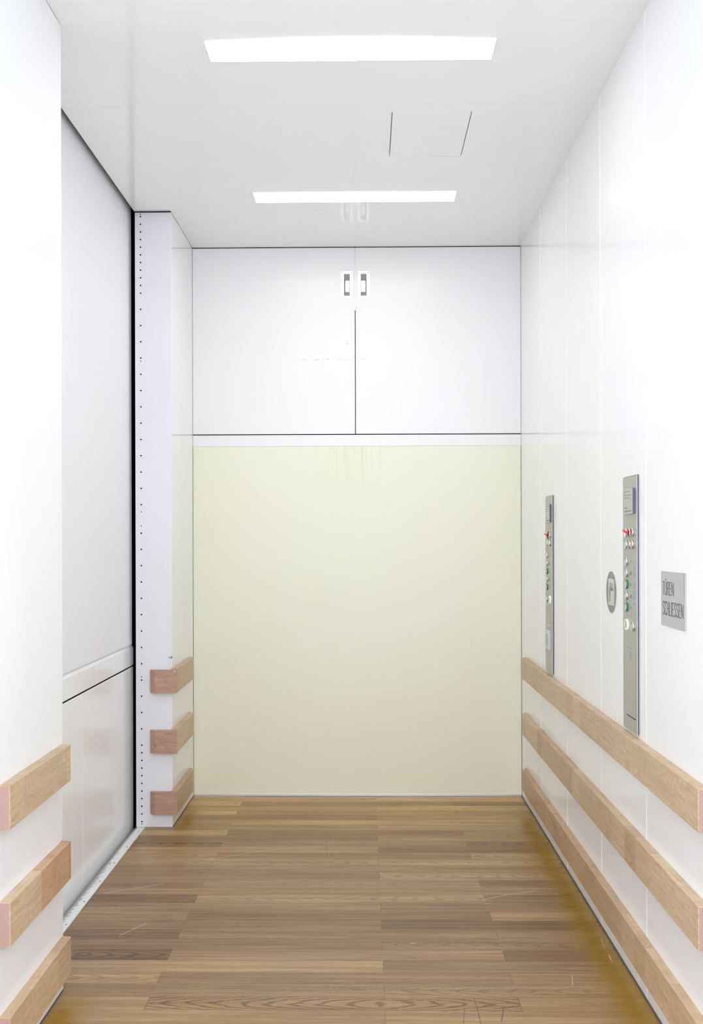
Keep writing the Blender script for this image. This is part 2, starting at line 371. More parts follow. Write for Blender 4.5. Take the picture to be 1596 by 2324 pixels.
# ---- beech bumper rails
def beech(name, tint, along='Y', lam=0.21, seed=0.0):
    m, nt, b = new_mat(name)
    P = pos(nt)
    x, y, z = sepxyz(nt, P)
    oi = N(nt, 'ShaderNodeObjectInfo')
    zz = mth(nt, 'FLOOR', mth(nt, 'MULTIPLY', z, 3.4))
    a = y if along == 'Y' else x
    n1 = mth(nt, 'ADD', mth(nt, 'DIVIDE', a, lam), mth(nt, 'MULTIPLY', zz, 3.37))
    n1 = mth(nt, 'ADD', n1, mth(nt, 'MULTIPLY', mth(nt, 'SINE', mth(nt, 'MULTIPLY', n1, 1.7)), 0.42))
    cell = mth(nt, 'FLOOR', n1)
    wn = N(nt, 'ShaderNodeTexWhiteNoise', noise_dimensions='2D')
    lk(nt, combxyz(nt, cell, zz, seed), wn.inputs['Vector'])
    rv = wn.outputs['Value']
    dark_ = tuple(t * k for t, k in zip(tint, (0.87, 0.82, 0.78)))
    lite = tuple(min(1, t * k) for t, k in zip(tint, (1.08, 1.10, 1.12)))
    c = mixc(nt, rv, dark_, lite)
    off = mth(nt, 'MULTIPLY', rv, 21.0)
    g = noise(nt, combxyz(nt, mth(nt, 'MULTIPLY', a, 5.0), mth(nt, 'MULTIPLY', z, 75.0), mth(nt, 'ADD', off, mth(nt, 'MULTIPLY', x if along == 'Y' else y, 40.0))), 1.0, 4.0, 0.6, 0.9)
    c = mixc(nt, mapr(nt, g, 0.35, 0.68), mixc(nt, 1.0, c, (0.86, 0.83, 0.80), 'MULTIPLY'), mixc(nt, 1.0, c, (1.07, 1.08, 1.09), 'MULTIPLY'))
    # flame figure
    wv = noise(nt, combxyz(nt, mth(nt, 'MULTIPLY', a, 3.2), mth(nt, 'MULTIPLY', z, 11.0), off), 1.0, 1.5, 0.5)
    rg = mapr(nt, mth(nt, 'SINE', mth(nt, 'MULTIPLY', wv, 85.0)), 0.2, 1.0)
    c = mixc(nt, mth(nt, 'MULTIPLY', rg, 0.26), c, mixc(nt, 1.0, c, (0.72, 0.62, 0.55), 'MULTIPLY'))
    def gt(a_, v_): return mth(nt, 'GREATER_THAN', a_, v_)
    def lt(a_, v_): return mth(nt, 'LESS_THAN', a_, v_)
    red = mth(nt, 'MULTIPLY', mth(nt, 'MULTIPLY', mth(nt, 'MULTIPLY', lt(x, -0.9), gt(y, 2.846)), mth(nt, 'MULTIPLY', gt(z, 0.34), lt(z, 0.475))), lt(y, 3.2))
    c = mixc(nt, red, c, mixc(nt, 1.0, c, (0.90, 0.76, 0.70), 'MULTIPLY'))
    marks = ([((-1.023, 4.9025, 0.412), (-1.022, 4.9025, 0.396), .0045), ((-1.029, 4.905, 0.752), (-1.028, 4.905, 0.748), .003), ((-1.045, 4.92, 0.111), (-1.030, 4.910, 0.106), .003)] if along == 'X'
             else [((0.822, 4.56, 0.168), (0.822, 4.40, 0.140), .005), ((0.822, 2.95, 0.155), (0.822, 2.60, 0.105), .0012), ((-0.915, 3.10, 0.735), (-0.915, 3.08, 0.728), .0012), ((-0.915, 2.61, 0.672), (-0.915, 2.63, 0.668), .0012)])
    c = mixc(nt, mth(nt, 'MULTIPLY', scratches(nt, P, marks), 0.6), c, (0.13, 0.11, 0.10))
    # flecks
    fk = noise(nt, combxyz(nt, mth(nt, 'MULTIPLY', a, 60.0), mth(nt, 'MULTIPLY', z, 320.0), off), 1.0, 1.0)
    c = mixc(nt, mth(nt, 'MULTIPLY', mapr(nt, fk, 0.62, 0.72), 0.25), c, (0.38, 0.22, 0.13))
    # knocks: pale abrasions and dark dents
    kn = mapr(nt, noise(nt, combxyz(nt, mth(nt, 'MULTIPLY', a, 22.0), mth(nt, 'MULTIPLY', z, 70.0), mth(nt, 'MULTIPLY', x, 30.0)), 1.0, 2.0, 0.6, 0.6), 0.70, 0.76)
    c = mixc(nt, mth(nt, 'MULTIPLY', kn, 0.45), c, (0.80, 0.70, 0.60))
    kd = mapr(nt, noise(nt, combxyz(nt, mth(nt, 'MULTIPLY', a, 34.0), mth(nt, 'MULTIPLY', z, 90.0), mth(nt, 'MULTIPLY', x, 21.0)), 1.0, 1.0), 0.81, 0.84)
    c = mixc(nt, mth(nt, 'MULTIPLY', kd, 0.7), c, (0.22, 0.13, 0.09))
    lk(nt, c, b.inputs['Base Color'])
    b.inputs['Roughness'].default_value = 0.42
    b.inputs['Specular IOR Level'].default_value = 0.4
    bump(nt, b, g, 0.08, 0.001)
    return m
M['beech'] = beech('pale_beech', (0.60, 0.455, 0.29))
M['beech_low'] = beech('worn_beech', (0.565, 0.405, 0.25), seed=3.0)
M['cherry'] = beech('reddish_beech_block', (0.50, 0.31, 0.235), along='X', lam=0.9, seed=5.0)
m, nt, b = new_mat('pink_end_grain')
P = pos(nt)
x, y, z = sepxyz(nt, P)
zl = mth(nt, 'SUBTRACT', mth(nt, 'FLOORED_MODULO', mth(nt, 'SUBTRACT', z, 0.07), 0.295), 0.06)
xx = mth(nt, 'SUBTRACT', mth(nt, 'ABSOLUTE', x), 0.86)
rd = mth(nt, 'SQRT', mth(nt, 'ADD', mth(nt, 'MULTIPLY', mth(nt, 'MULTIPLY', xx, xx), 3.0), mth(nt, 'MULTIPLY', zl, zl)))
rg = mapr(nt, mth(nt, 'SINE', mth(nt, 'MULTIPLY', mth(nt, 'ADD', rd, mth(nt, 'MULTIPLY', noise(nt, P, 25.0, 2.0), 0.01)), 900.0)), -0.4, 1.0)
c = mixc(nt, rg, (0.45, 0.27, 0.225), (0.54, 0.355, 0.31))
lk(nt, c, b.inputs['Base Color'])
b.inputs['Roughness'].default_value = 0.5
M['endgrain'] = m

# ---- metal sill of the side opening
m, nt, b = new_mat('chipped_white_sill')
P = pos(nt)
x, y, z = sepxyz(nt, P)
edge = mapr(nt, x, -1.075, -1.122, 0.0, 0.42)
nn = noise(nt, combxyz(nt, mth(nt, 'MULTIPLY', x, 22.0), mth(nt, 'MULTIPLY', y, 130.0), 0.0), 1.0, 4.0, 0.7)
mk = mapr(nt, mth(nt, 'ADD', nn, edge), 0.80, 0.85)
midb = mth(nt, 'MULTIPLY', mapr(nt, y, 4.7, 4.3), 1.0)
mk = mth(nt, 'MULTIPLY', mk, midb)
c = mixc(nt, mk, (0.82, 0.85, 0.84), (0.40, 0.42, 0.41))
lk(nt, c, b.inputs['Base Color'])
b.inputs['Roughness'].default_value = 0.4
M['sill'] = m
M['sill_track'] = plain('grey_sill_track', (0.40, 0.39, 0.39), 0.5)

# ---- metals, plastics of the control panels and signs
m, nt, b = new_mat('brushed_steel_control_plate')
P = pos(nt)
g = noise(nt, pos(nt, 1.0, 260.0, 5.0), 1.0, 3.0, 0.6)
lk(nt, mixc(nt, g, (0.42, 0.43, 0.375), (0.48, 0.49, 0.435)), b.inputs['Base Color'])
b.inputs['Metallic'].default_value = 0.45
b.inputs['Roughness'].default_value = 0.36
M['plate'] = m
M['plate_edge'] = plain('purple_lit_plate_edge', (0.55, 0.50, 0.58), 0.35, 0.4)  # lilac colour imitates purple light falling on the near edge
M['display'] = plain('tinted_display_glass', (0.40, 0.425, 0.38), 0.18, 0.1)
M['display_edge'] = plain('dark_display_edge', (0.13, 0.11, 0.18), 0.3)
M['engraved'] = plain('engraved_grey_lettering', (0.22, 0.23, 0.24), 0.6)
M['ink'] = plain('dark_olive_lettering', (0.075, 0.075, 0.06), 0.6)
M['ring'] = plain('chromed_button_ring', (0.78, 0.77, 0.79), 0.16, 1.0)
M['ring_dark'] = plain('dark_button_groove', (0.07, 0.06, 0.055), 0.5)
M['ring_green'] = plain('green_button_ring', (0.02, 0.22, 0.11), 0.3)
M['cap'] = plain('steel_button_cap', (0.58, 0.59, 0.55), 0.3, 0.6)
M['cap_white'] = plain('white_button_cap', (0.85, 0.86, 0.90), 0.25)
M['cap_dark'] = plain('dark_key_barrel', (0.07, 0.065, 0.07), 0.35, 0.4)
M['cap_brown'] = plain('brown_button_cap', (0.27, 0.235, 0.18), 0.35, 0.3)
M['cap_green'] = plain('green_button_cap', (0.17, 0.38, 0.21), 0.35)
M['cap_orange'] = plain('orange_button_cap', (0.62, 0.34, 0.18), 0.35)
M['cap_beige'] = plain('beige_button_cap', (0.46, 0.43, 0.31), 0.35)
M['glow'] = plain('lit_pale_green_ring', (0.75, 0.9, 0.72), 0.4, emit=(0.75, 1.0, 0.75), es=0.35)
M['red'] = plain('red_key_lever', (0.75, 0.01, 0.005), 0.35)
M['red_dark'] = plain('dark_red_ring', (0.28, 0.02, 0.02), 0.4)
M['paper'] = plain('blue_grey_notice', (0.42, 0.44, 0.49), 0.5)
M['notice'] = plain('white_notice', (0.66, 0.67, 0.69), 0.4)
M['notice_grey'] = plain('grey_notice_print', (0.36, 0.37, 0.36), 0.5)
M['slit'] = plain('black_slit', (0.01, 0.01, 0.015), 0.7)
M['sign'] = plain('silver_grey_sign', (0.49, 0.50, 0.515), 0.28, 0.25)
M['sign_strip'] = plain('grey_sign_strip', (0.33, 0.33, 0.33), 0.4)
M['disc'] = plain('slate_grey_sticker', (0.25, 0.26, 0.30), 0.5)
M['cream'] = plain('cream_print', (0.70, 0.70, 0.58), 0.5)
M['picto_grey'] = plain('grey_print', (0.35, 0.37, 0.34), 0.5)
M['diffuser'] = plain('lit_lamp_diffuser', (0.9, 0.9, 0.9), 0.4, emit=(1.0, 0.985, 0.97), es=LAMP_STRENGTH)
M['lamp_frame'] = plain('white_lamp_frame', (0.85, 0.86, 0.86), 0.3)
M['hall_floor'] = plain('grey_hall_floor', (0.45, 0.45, 0.44), 0.5)

# ------------------------------------------------------------------ mesh helpers
ORG = {}
def link(name, bm, mats, parent=None, origin=None, **props):
    if not isinstance(mats, (list, tuple)): mats = [mats]
    bmesh.ops.recalc_face_normals(bm, faces=bm.faces[:])
    vs = [v.co for v in bm.verts]
    lo = Vector((min(v.x for v in vs), min(v.y for v in vs), min(v.z for v in vs)))
    hi = Vector((max(v.x for v in vs), max(v.y for v in vs), max(v.z for v in vs)))
    o_ = Vector(origin) if origin else Vector(((lo.x + hi.x) / 2, (lo.y + hi.y) / 2, lo.z))
    bmesh.ops.translate(bm, verts=bm.verts[:], vec=-o_)
    me = bpy.data.meshes.new(name)
    bm.to_mesh(me); bm.free()
    for mm in mats: me.materials.append(mm)
    ob = bpy.data.objects.new(name, me)
    COL.objects.link(ob)
    ORG[ob.name] = o_
    if parent is not None:
        ob.parent = parent
        ob.location = o_ - ORG[parent.name]
    else:
        ob.location = o_
    for k, v in props.items(): ob[k] = v
    return ob

def thing(name, label, cat, loc, group=None):
    ob = bpy.data.objects.new(name, None)
    ob.empty_display_size = 0.05
    COL.objects.link(ob)
    ob.location = loc
    ORG[ob.name] = Vector(loc)
    ob['label'] = label; ob['category'] = cat
    if group: ob['group'] = group
    return ob

def add_box(bm, x0, x1, y0, y1, z0, z1, bevel=0.0, seg=2, mi=0):
    t = bmesh.new()
    bmesh.ops.create_cube(t, size=1.0)
    for v in t.verts:
        v.co = Vector(((x0 + x1) / 2 + v.co.x * (x1 - x0), (y0 + y1) / 2 + v.co.y * (y1 - y0), (z0 + z1) / 2 + v.co.z * (z1 - z0)))
    if bevel:
        bmesh.ops.bevel(t, geom=t.edges[:], offset=bevel, segments=seg, affect='EDGES', profile=0.5)
    for f in t.faces: f.material_index = mi
    tm = bpy.data.meshes.new('tmp'); t.to_mesh(tm); t.free()
    bm.from_mesh(tm); bpy.data.meshes.remove(tm)
    return bm

def box(*a, **k): return add_box(bmesh.new(), *a, **k)

def grid_panel(us, vs, skip, w0, w1, axes):
    """panel with rectangular openings; us, vs break lines, skip cells; axes maps (u,v,w)->xyz"""
    bm = bmesh.new()
    filled = {(i, j) for i in range(len(us) - 1) for j in range(len(vs) - 1) if (i, j) not in skip}
    cache = {}
    def V(u, v, w):
        k = (u, v, w)
        if k not in cache: cache[k] = bm.verts.new(axes(us[u], vs[v], w0 if w == 0 else w1))
        return cache[k]
    for i, j in filled:
        bm.faces.new([V(i, j, 0), V(i + 1, j, 0), V(i + 1, j + 1, 0), V(i, j + 1, 0)])
        bm.faces.new([V(i, j, 1), V(i, j + 1, 1), V(i + 1, j + 1, 1), V(i + 1, j, 1)])
        for di, dj, a, b_ in ((-1, 0, (i, j), (i, j + 1)), (1, 0, (i + 1, j), (i + 1, j + 1)), (0, -1, (i, j), (i + 1, j)), (0, 1, (i, j + 1), (i + 1, j + 1))):
            if (i + di, j + dj) not in filled:
                bm.faces.new([V(*a, 0), V(*b_, 0), V(*b_, 1), V(*a, 1)])
    return bm

def add_disc(bm, c, r, t, axis, seg=28, r2=None, mi=0):
    """solid disc (or frustum) of thickness t along unit axis 'X','Y' with sign"""
    cx, cy, cz = c
    r2 = r if r2 is None else r2
    rings = []
    for k, rr in ((0, r), (1, r2)):
        ring_ = []
        for i in range(seg):
            a = 2 * math.pi * i / seg
            p, q_ = rr * math.cos(a), rr * math.sin(a)
            d = k * t
            if axis == '-X': co = (cx - d, cy + p, cz + q_)
            elif axis == '-Y': co = (cx + p, cy - d, cz + q_)
            else: co = (cx + p, cy + q_, cz - d)
            ring_.append(bm.verts.new(co))
        rings.append(ring_)
    fs = [bm.faces.new(rings[0]), bm.faces.new(rings[1])]
    for i in range(seg):
        fs.append(bm.faces.new([rings[0][i], rings[0][(i + 1) % seg], rings[1][(i + 1) % seg], rings[1][i]]))
    for f in fs: f.material_index = mi
    return bm

def add_ring(bm, c, r_in, r_out, t, seg=32, lip=0.0):
    """annulus standing out along -X with a rounded face"""
    cx, cy, cz = c
    prof = [(r_out, 0), (r_out, t * 0.6), (r_out - (r_out - r_in) * 0.3, t), (r_in + (r_out - r_in) * 0.3, t), (r_in, t * 0.6), (r_in, 0)]
    rows = []
    for r, d in prof:
        rows.append([bm.verts.new((cx - d, cy + r * math.cos(2 * math.pi * i / seg), cz + r * math.sin(2 * math.pi * i / seg))) for i in range(seg)])
    n = len(rows)
    for k in range(n):
        a, b_ = rows[k], rows[(k + 1) % n]
        for i in range(seg):
            bm.faces.new([a[i], a[(i + 1) % seg], b_[(i + 1) % seg], b_[i]])
    for f in bm.faces: f.smooth = True
    return bm

def add_prism(bm, pts, p0, p1, plane):
    """pts 2D polygon; plane 'YZ' extruded in X from p0 to p1, 'XZ' in Y, 'XY' in Z"""
    def co(p, w):
        if plane == 'YZ': return (w, p[0], p[1])
        if plane == 'XZ': return (p[0], w, p[1])
        return (p[0], p[1], w)
    A = [bm.verts.new(co(p, p0)) for p in pts]
    B = [bm.verts.new(co(p, p1)) for p in pts]
    bm.faces.new(A); bm.faces.new(B)
    n = len(pts)
    for i in range(n): bm.faces.new([A[i], A[(i + 1) % n], B[(i + 1) % n], B[i]])
    return bm

# ------------------------------------------------------------------ stroke lettering (thin condensed capitals)
def arc(cx, cy, rx, ry, a0, a1, n=10):
    return [(cx + rx * math.cos(math.radians(a0 + (a1 - a0) * i / n)), cy + ry * math.sin(math.radians(a0 + (a1 - a0) * i / n))) for i in range(n + 1)]
GLY = {
    'T': (0.9, [[(0, 1), (0.9, 1)], [(0.45, 1), (0.45, 0)]]),
    'Ü': (0.85, [[(0, 1)] + arc(0.425, 0.14, 0.425, 0.14, 180, 360) + [(0.85, 1)], [(0.2, 1.13), (0.2, 1.2)], [(0.62, 1.13), (0.62, 1.2)]]),
    'R': (0.85, [[(0, 0), (0, 1), (0.42, 1)] + arc(0.42, 0.755, 0.40, 0.245, 90, -90)[1:] + [(0, 0.51)], [(0.42, 0.51), (0.86, 0)]]),
    'E': (0.75, [[(0.75, 1), (0, 1), (0, 0), (0.75, 0)], [(0, 0.51), (0.66, 0.51)]]),
    'N': (0.9, [[(0, 0), (0, 1), (0.9, 0), (0.9, 1)]]),
    'S': (0.85, [arc(0.425, 0.84, 0.40, 0.16, 0, 180) + [(0.04, 0.74), (0.12, 0.64), (0.42, 0.52), (0.72, 0.38), (0.82, 0.26)] + arc(0.425, 0.16, 0.40, 0.16, 0, -180)]),
    'C': (0.82, [arc(0.41, 0.84, 0.41, 0.16, 0, 180) + arc(0.41, 0.16, 0.41, 0.16, 180, 360)]),
    'H': (0.85, [[(0, 0), (0, 1)], [(0.85, 0), (0.85, 1)], [(0, 0.51), (0.85, 0.51)]]),
    'L': (0.72, [[(0, 1), (0, 0), (0.72, 0)]]),
    'I': (0.06, [[(0.03, 0), (0.03, 1)]]),
    '1': (0.4, [[(0.05, 0.78), (0.35, 1), (0.35, 0)]]),
    '0': (0.7, [arc(0.35, 0.5, 0.35, 0.5, 90, 450, 20)]),
    '5': (0.7, [[(0.65, 1), (0.08, 1), (0.03, 0.56)] + arc(0.33, 0.31, 0.36, 0.31, 120, -140, 12)]),
    '.': (0.12, [[(0.06, 0), (0.06, 0.1)]]),
    '-': (0.45, [[(0.02, 0.42), (0.43, 0.42)]]),
    ' ': (0.5, []),
}
def add_text(bm, txt, y_left, z_base, h, width, xface, stroke, depth=0.0006, gap=0.32):
    """write along -Y on a face looking to -X, fitted to width"""
    adv = sum(GLY[ch][0] for ch in txt) + gap * (len(txt) - 1)
    sx = (width - stroke) / max(adv, 0.2)
    cur = 0.0
    for ch in txt:
        w, strokes = GLY[ch]
        for st in strokes:
            for (ax, az), (bx, bz) in zip(st[:-1], st[1:]):
                p = Vector((y_left - stroke / 2 - (cur + ax) * sx, z_base + az * h, 0)); q_ = Vector((y_left - stroke / 2 - (cur + bx) * sx, z_base + bz * h, 0))
                d = (q_ - p)
                if d.length < 1e-7: continue
                d.normalize()
                nrm = Vector((-d.y, d.x, 0)) * stroke / 2
                e = d * stroke * 0.35
                quad = [p - e + nrm, q_ + e + nrm, q_ + e - nrm, p - e - nrm]
                add_prism(bm, [(v.x, v.y) for v in quad], xface, xface - depth, 'YZ')
        cur += w + gap
    return bm

# ================================================================== STRUCTURE
ST = dict(kind='structure')
# floor of the car
bm = bmesh.new()
add_box(bm, -1.078, XR + 0.0, YF, YB + 0.03, -0.06, 0.0)
link('floor', bm, M['floor'], **ST)
bm = box(-3.2, 3.2, -3.0, YF - 0.004, -0.06, 0.0)
link('floor_hall', bm, M['hall_floor'], **ST)
# sill of the side opening
t1 = link('trim_1', box(-1.116, -1.079, 3.03, YP - 0.001, -0.05, 0.0006, bevel=0.0006), M['sill'], **ST)
bm = bmesh.new()
for k in range(7):
    add_disc(bm, (-1.092, 3.44 + 0.235 * k, 0.0016), 0.0032, 0.001, '-Z', 12)
link('sill_screws', bm, M['edge'], parent=t1)
link('sill_track', box(-1.136, -1.118, 3.03, YP + 0.08, -0.05, -0.012, bevel=0.001), M['sill_track'], parent=t1)

# ceiling panels
def cz(u, v, w): return (u, v, w)
bm = bmesh.new()
seams = [YF, 1.95, 2.545, 3.141, 3.737, 4.326, 4.905, YB]
G = 0.0007
tmpmeshes = []
def merge(bm, other):
    tm = bpy.data.meshes.new('tmp'); other.to_mesh(tm); other.free(); bm.from_mesh(tm); bpy.data.meshes.remove(tm)
HX0, HX1, HY0, HY1 = 0.103, 0.404, 3.803, 4.244
for i in range(7):
    a, b_ = seams[i], seams[i + 1]
    a2, b2 = a + (G if i else 0), b_ - (G if i < 6 else 0)
    xl = XO if i in (3, 4, 5) else XL
    if i == 4:
        merge(bm, grid_panel([xl, HX0, HX1, XR + 0.02], [a2, HY0, HY1, b2], {(1, 1)}, H, H + 0.02, cz))
    else:
        add_box(bm, xl, XR + 0.02, a2, b2, H, H + 0.02, bevel=0.0004, seg=1)
ceil = link('ceiling', bm, M['ceiling'], **ST)
bm = bmesh.new()
for i in range(1, 7):
    add_box(bm, XO if i > 2 else XL - 0.01 + 0.002, XR, seams[i] - 0.02, seams[i] + 0.02, H + 0.0012, H + 0.004)
link('panel_joint', bm, M['seam'], parent=ceil)
# access hatch lid in the ceiling
hatch = thing('ceiling_hatch', 'square white access hatch lid in the ceiling between the two lamps', 'hatch', ((HX0 + HX1) / 2, (HY0 + HY1) / 2, H))
link('lid', box(HX0 + 0.0028, HX1 - 0.0028, HY0 + 0.0012, HY1 - 0.0024, H, H + 0.018, bevel=0.0006, seg=1), M['ceiling'], parent=hatch)

# right wall with vertical joints
joints = [1.96, 2.56, 3.087, 3.674, 4.292, 4.925]
wr = link('wall_right', box(XR, XR + 0.03, YF, YB + 0.02, 0.004, H), M['wall_right'], **ST)
for j in joints:
    link('joint_strip', box(XR - 0.0006, XR + 0.001, j - 0.0026, j + 0.0026, 0.004, H - 0.002), M['joint'], parent=wr)

# left walls
wl = link('wall_left', box(XL - 0.18, XL, YF, YJ, 0.0, H, bevel=0.0015), M['wall'], **ST)
pil = bmesh.new()
add_box(pil, XO, XL, YP, YB + 0.02, 0.0, H - 0.0005, bevel=0.0015)
for f in pil.faces:
    if f.normal.x > 0.9: f.material_index = 1
wp = link('wall_left_rear', pil, [M['pillar'], M['wall']], **ST)
# black screws up the pillar
big = [491.6, 509, 526.4, 543.7, 561, 578.4, 595.7, 613, 630.5, 647.9, 665.3, 702, 739, 775.7, 812.7, 849.5, 886.4, 923.4, 960.4, 997.4, 1034.3, 1071.4, 1108.4, 1145.4, 1210.2, 1247, 1284, 1321, 1358, 1395, 1432.4, 1469.6, 1506.5, 1543.6, 1580.3, 1617.2, 1654.4, 1691.3, 1708.5, 1726, 1743.4, 1760.6, 1778, 1795.5, 1812.8, 1830, 1847.4, 1864.9]
small = [486.2, 819.5, 1162, 1193.5, 1536.4, 1870.2]
for lst, r in ((big, 0.0043), (small, 0.0030)):
    for v in lst:
        zc = 2.979 - (v - 491.6) * 0.0021497
        link('screw', add_disc(bmesh.new(), (-1.094, YP + 0.0005, zc), r, 0.0014, '-Y', 14, r2=r * 0.8), M['black'], parent=wp)
# coat hook like nail on the pillar corner
nl = bmesh.new()
add_box(nl, -0.963, -0.9445, YP - 0.004, YP - 0.001, 0.8275, 0.8295, bevel=0.0006)
add_box(nl, -0.9475, -0.9440, YP - 0.005, YP + 0.001, 0.8225, 0.8345, bevel=0.001)
link('nail', nl, M['edge'], parent=wp)
# little rivets down both back corners
zz_, zlist = 2.985, []
while zz_ > 0.02:
    zlist.append(zz_)
    zz_ -= 0.0373 if (zz_ > 2.46 or zz_ < 0.33) else 0.0797
for wall_, xx_, sgn in ((wr, XR, '-X'), (wp, XL, '+X')):
    for zc in zlist:
        rb = bmesh.new()
        if sgn == '-X': add_disc(rb, (xx_ + 0.0004, 5.50, zc), 0.0026, 0.0012, '-X', 10, r2=0.0018)
        else: add_disc(rb, (xx_ + 0.0008, 5.49, zc), 0.0018, 0.0012, '-X', 10, r2=0.0026)
        link('rivet', rb, M['rivet'], parent=wall_)

# landing side seen through the left opening
wlan = link('wall_landing', box(XD - 0.05, XD - 0.003, 2.7, 4.998, 0.882, 3.35, bevel=0.008, seg=3), M['plaster'], **ST)
tb = bmesh.new()
add_prism(tb, [(XD, 0.785), (XD, 0.870), (XD - 0.004, 0.8705), (XD - 0.004, 0.880), (XD - 0.03, 0.884), (XD - 0.03, 0.785)], 2.7, 5.004, 'XZ')
t2 = link('trim_2', tb, M['landing_leaf'], **ST)
link('panel_joint', box(XD - 0.001, XD + 0.0005, 4.322, 4.3245, 0.786, 0.870), M['joint'], parent=t2)
d4 = link('door_4', box(XD - 0.035, XD, 2.7, 5.000, -0.12, 0.7775, bevel=0.003, seg=3), M['landing_leaf'], **ST)
link('panel_joint', box(XD - 0.001, XD + 0.0005, 4.098, 4.101, -0.11, 0.776), M['joint'], parent=d4)
link('dark_gap_strip', box(XD - 0.030, XD - 0.0015, 2.7, 4.999, 0.7772, 0.7848), M['shaft'], parent=d4)  # dark strip put into the gap to stand for its shade

# back doors
def xz(u, v, w): return (u, w, v)
SEAMX = -0.0527
HW, HZ0, HZ1 = 0.065, 2.718, 2.867
def handle(parent, x0, mirror):
    """flush pull: plate with four screws and a sunk cup open to one side"""
    x1 = x0 + HW
    cx0, cx1 = x0 + 0.0165, x1 - 0.0165
    cz0, cz1 = HZ0 + 0.0145, HZ1 - 0.0145
    pl = grid_panel([x0, cx0, cx1, x1], [HZ0, cz0, cz1, HZ1], {(1, 1)}, YB - 0.0022, YB + 0.0005, xz)
    hd = link('handle', pl, M['steel_bright'], parent=parent)
    cup = bmesh.new()
    dpt = 0.020
    ix0, ix1 = (cx0 + 0.0075, cx1 - 0.0035) if not mirror else (cx0 + 0.0035, cx1 - 0.0075)
    iz0, iz1 = cz0 + 0.027, cz1 - 0.032
    O = [cup.verts.new((a, YB - 0.002, c)) for a, c in ((cx0, cz0), (cx1, cz0), (cx1, cz1), (cx0, cz1))]
    I = [cup.verts.new((a, YB + dpt, c)) for a, c in ((ix0, iz0), (ix1, iz0), (ix1, iz1), (ix0, iz1))]
    O2 = [cup.verts.new((a, YB - 0.001, c)) for a, c in ((cx0 - .001, cz0 - .001), (cx1 + .001, cz0 - .001), (cx1 + .001, cz1 + .001), (cx0 - .001, cz1 + .001))]
    I2 = [cup.verts.new((a, YB + dpt + .001, c)) for a, c in ((ix0 - .001, iz0 - .001), (ix1 + .001, iz0 - .001), (ix1 + .001, iz1 + .001), (ix0 - .001, iz1 + .001))]
    for k in range(4):
        n = (k + 1) % 4
        cup.faces.new([O[k], O[n], I[n], I[k]])
        cup.faces.new([O2[k], O2[n], I2[n], I2[k]])
        cup.faces.new([O[k], O[n], O2[n], O2[k]])
    bk = cup.faces.new(I); cup.faces.new(I2); bk.material_index = 1
    link('cup', cup, [M['steel_cup'], M['steel_bright']], parent=hd)
    for sx_ in (x0 + 0.0068, x1 - 0.0068):
        for sz_ in (HZ0 + 0.0072, HZ1 - 0.0072):
            link('screw', add_disc(bmesh.new(), (sx_, YB - 0.0022, sz_), 0.0022, 0.0008, '-Y', 12), M['ring_dark'], parent=hd)
    return cx0, cx1, cz0, cz1
ZS, ZT = 1.976, 2.996
HL, HR = -0.1300, -0.0385
def leaf(name, xa, xb, hx, mat, mirror):
    cx0, cx1, cz0, cz1 = hx + 0.0165, hx + HW - 0.0165, HZ0 + 0.0145, HZ1 - 0.0145
    bm = grid_panel([xa, cx0 - .0012, cx1 + .0012, xb], [ZS + 0.003, cz0 - .0012, cz1 + .0012, ZT], {(1, 1)}, YB, YB + 0.03, xz)
    d = link(name, bm, mat, **ST)
    handle(d, hx, mirror)
    return d
d1_ = leaf('door_1', XL + 0.0015, SEAMX - 0.0026, HL, M['door_left_paint'], False)
d2_ = leaf('door_2', SEAMX + 0.0026, XR - 0.0015, HR, M['door_right_paint'], True)
link('meeting_strip', box(SEAMX - 0.002, SEAMX + 0.002, YB + 0.004, YB + 0.012, 2.655, ZT), M['alu'], parent=d1_)
link('meeting_strip', box(SEAMX - 0.002, SEAMX + 0.002, YB + 0.004, YB + 0.012, ZS + 0.004, 2.655), M['brown_edge'], parent=d1_)
d3_ = link('door_3', box(XL + 0.002, XR - 0.002, YB + 0.001, YB + 0.03, 0.010, 1.9125, bevel=0.0008, seg=1), M['yellow'], **ST)
link('top_strip', box(XL + 0.001, XR - 0.001, YB - 0.0005, YB + 0.03, 1.9125, 1.9735, bevel=0.0008, seg=1), M['door_right_paint'], parent=d3_)
link('dark_gap_strip', box(XL + 0.002, XR - 0.002, YB + 0.003, YB + 0.02, 1.9737, 1.9788), M['shaft'], parent=d3_)  # black strip added so the gap between the doors looks shaded
link('bottom_strip', box(XL + 0.002, XR - 0.002, YB - 0.004, YB + 0.02, 0.0005, 0.0125, bevel=0.001), M['alu'], parent=d3_)

# dark shaft around the car and the front wall of the hall
link('wall_shaft_left', box(-1.72, -1.70, 1.5, 6.3, -0.4, 3.5), M['shaft'], **ST)
link('wall_shaft_back', box(-1.70, 1.3, 5.62, 5.64, -0.4, 3.5), M['shaft'], **ST)
link('wall_shaft_right', box(XR + 0.06, XR + 0.08, 1.5, 5.62, -0.4, 3.5), M['shaft'], **ST)
link('ceiling_shaft', box(-1.70, 1.3, 1.5, 5.62, 3.48, 3.5), M['shaft'], **ST)
link('floor_shaft', box(-1.70, 1.3, 1.5, 5.62, -0.42, -0.40), M['shaft'], **ST)
bm = grid_panel([-3.2, XL - 0.001, XR + 0.001, 3.2], [-0.42, -0.06, H, 4.2], {(1, 1)}, YF - 0.06, YF + 0.05, xz)
link('wall_front', bm, M['pillar'], **ST)

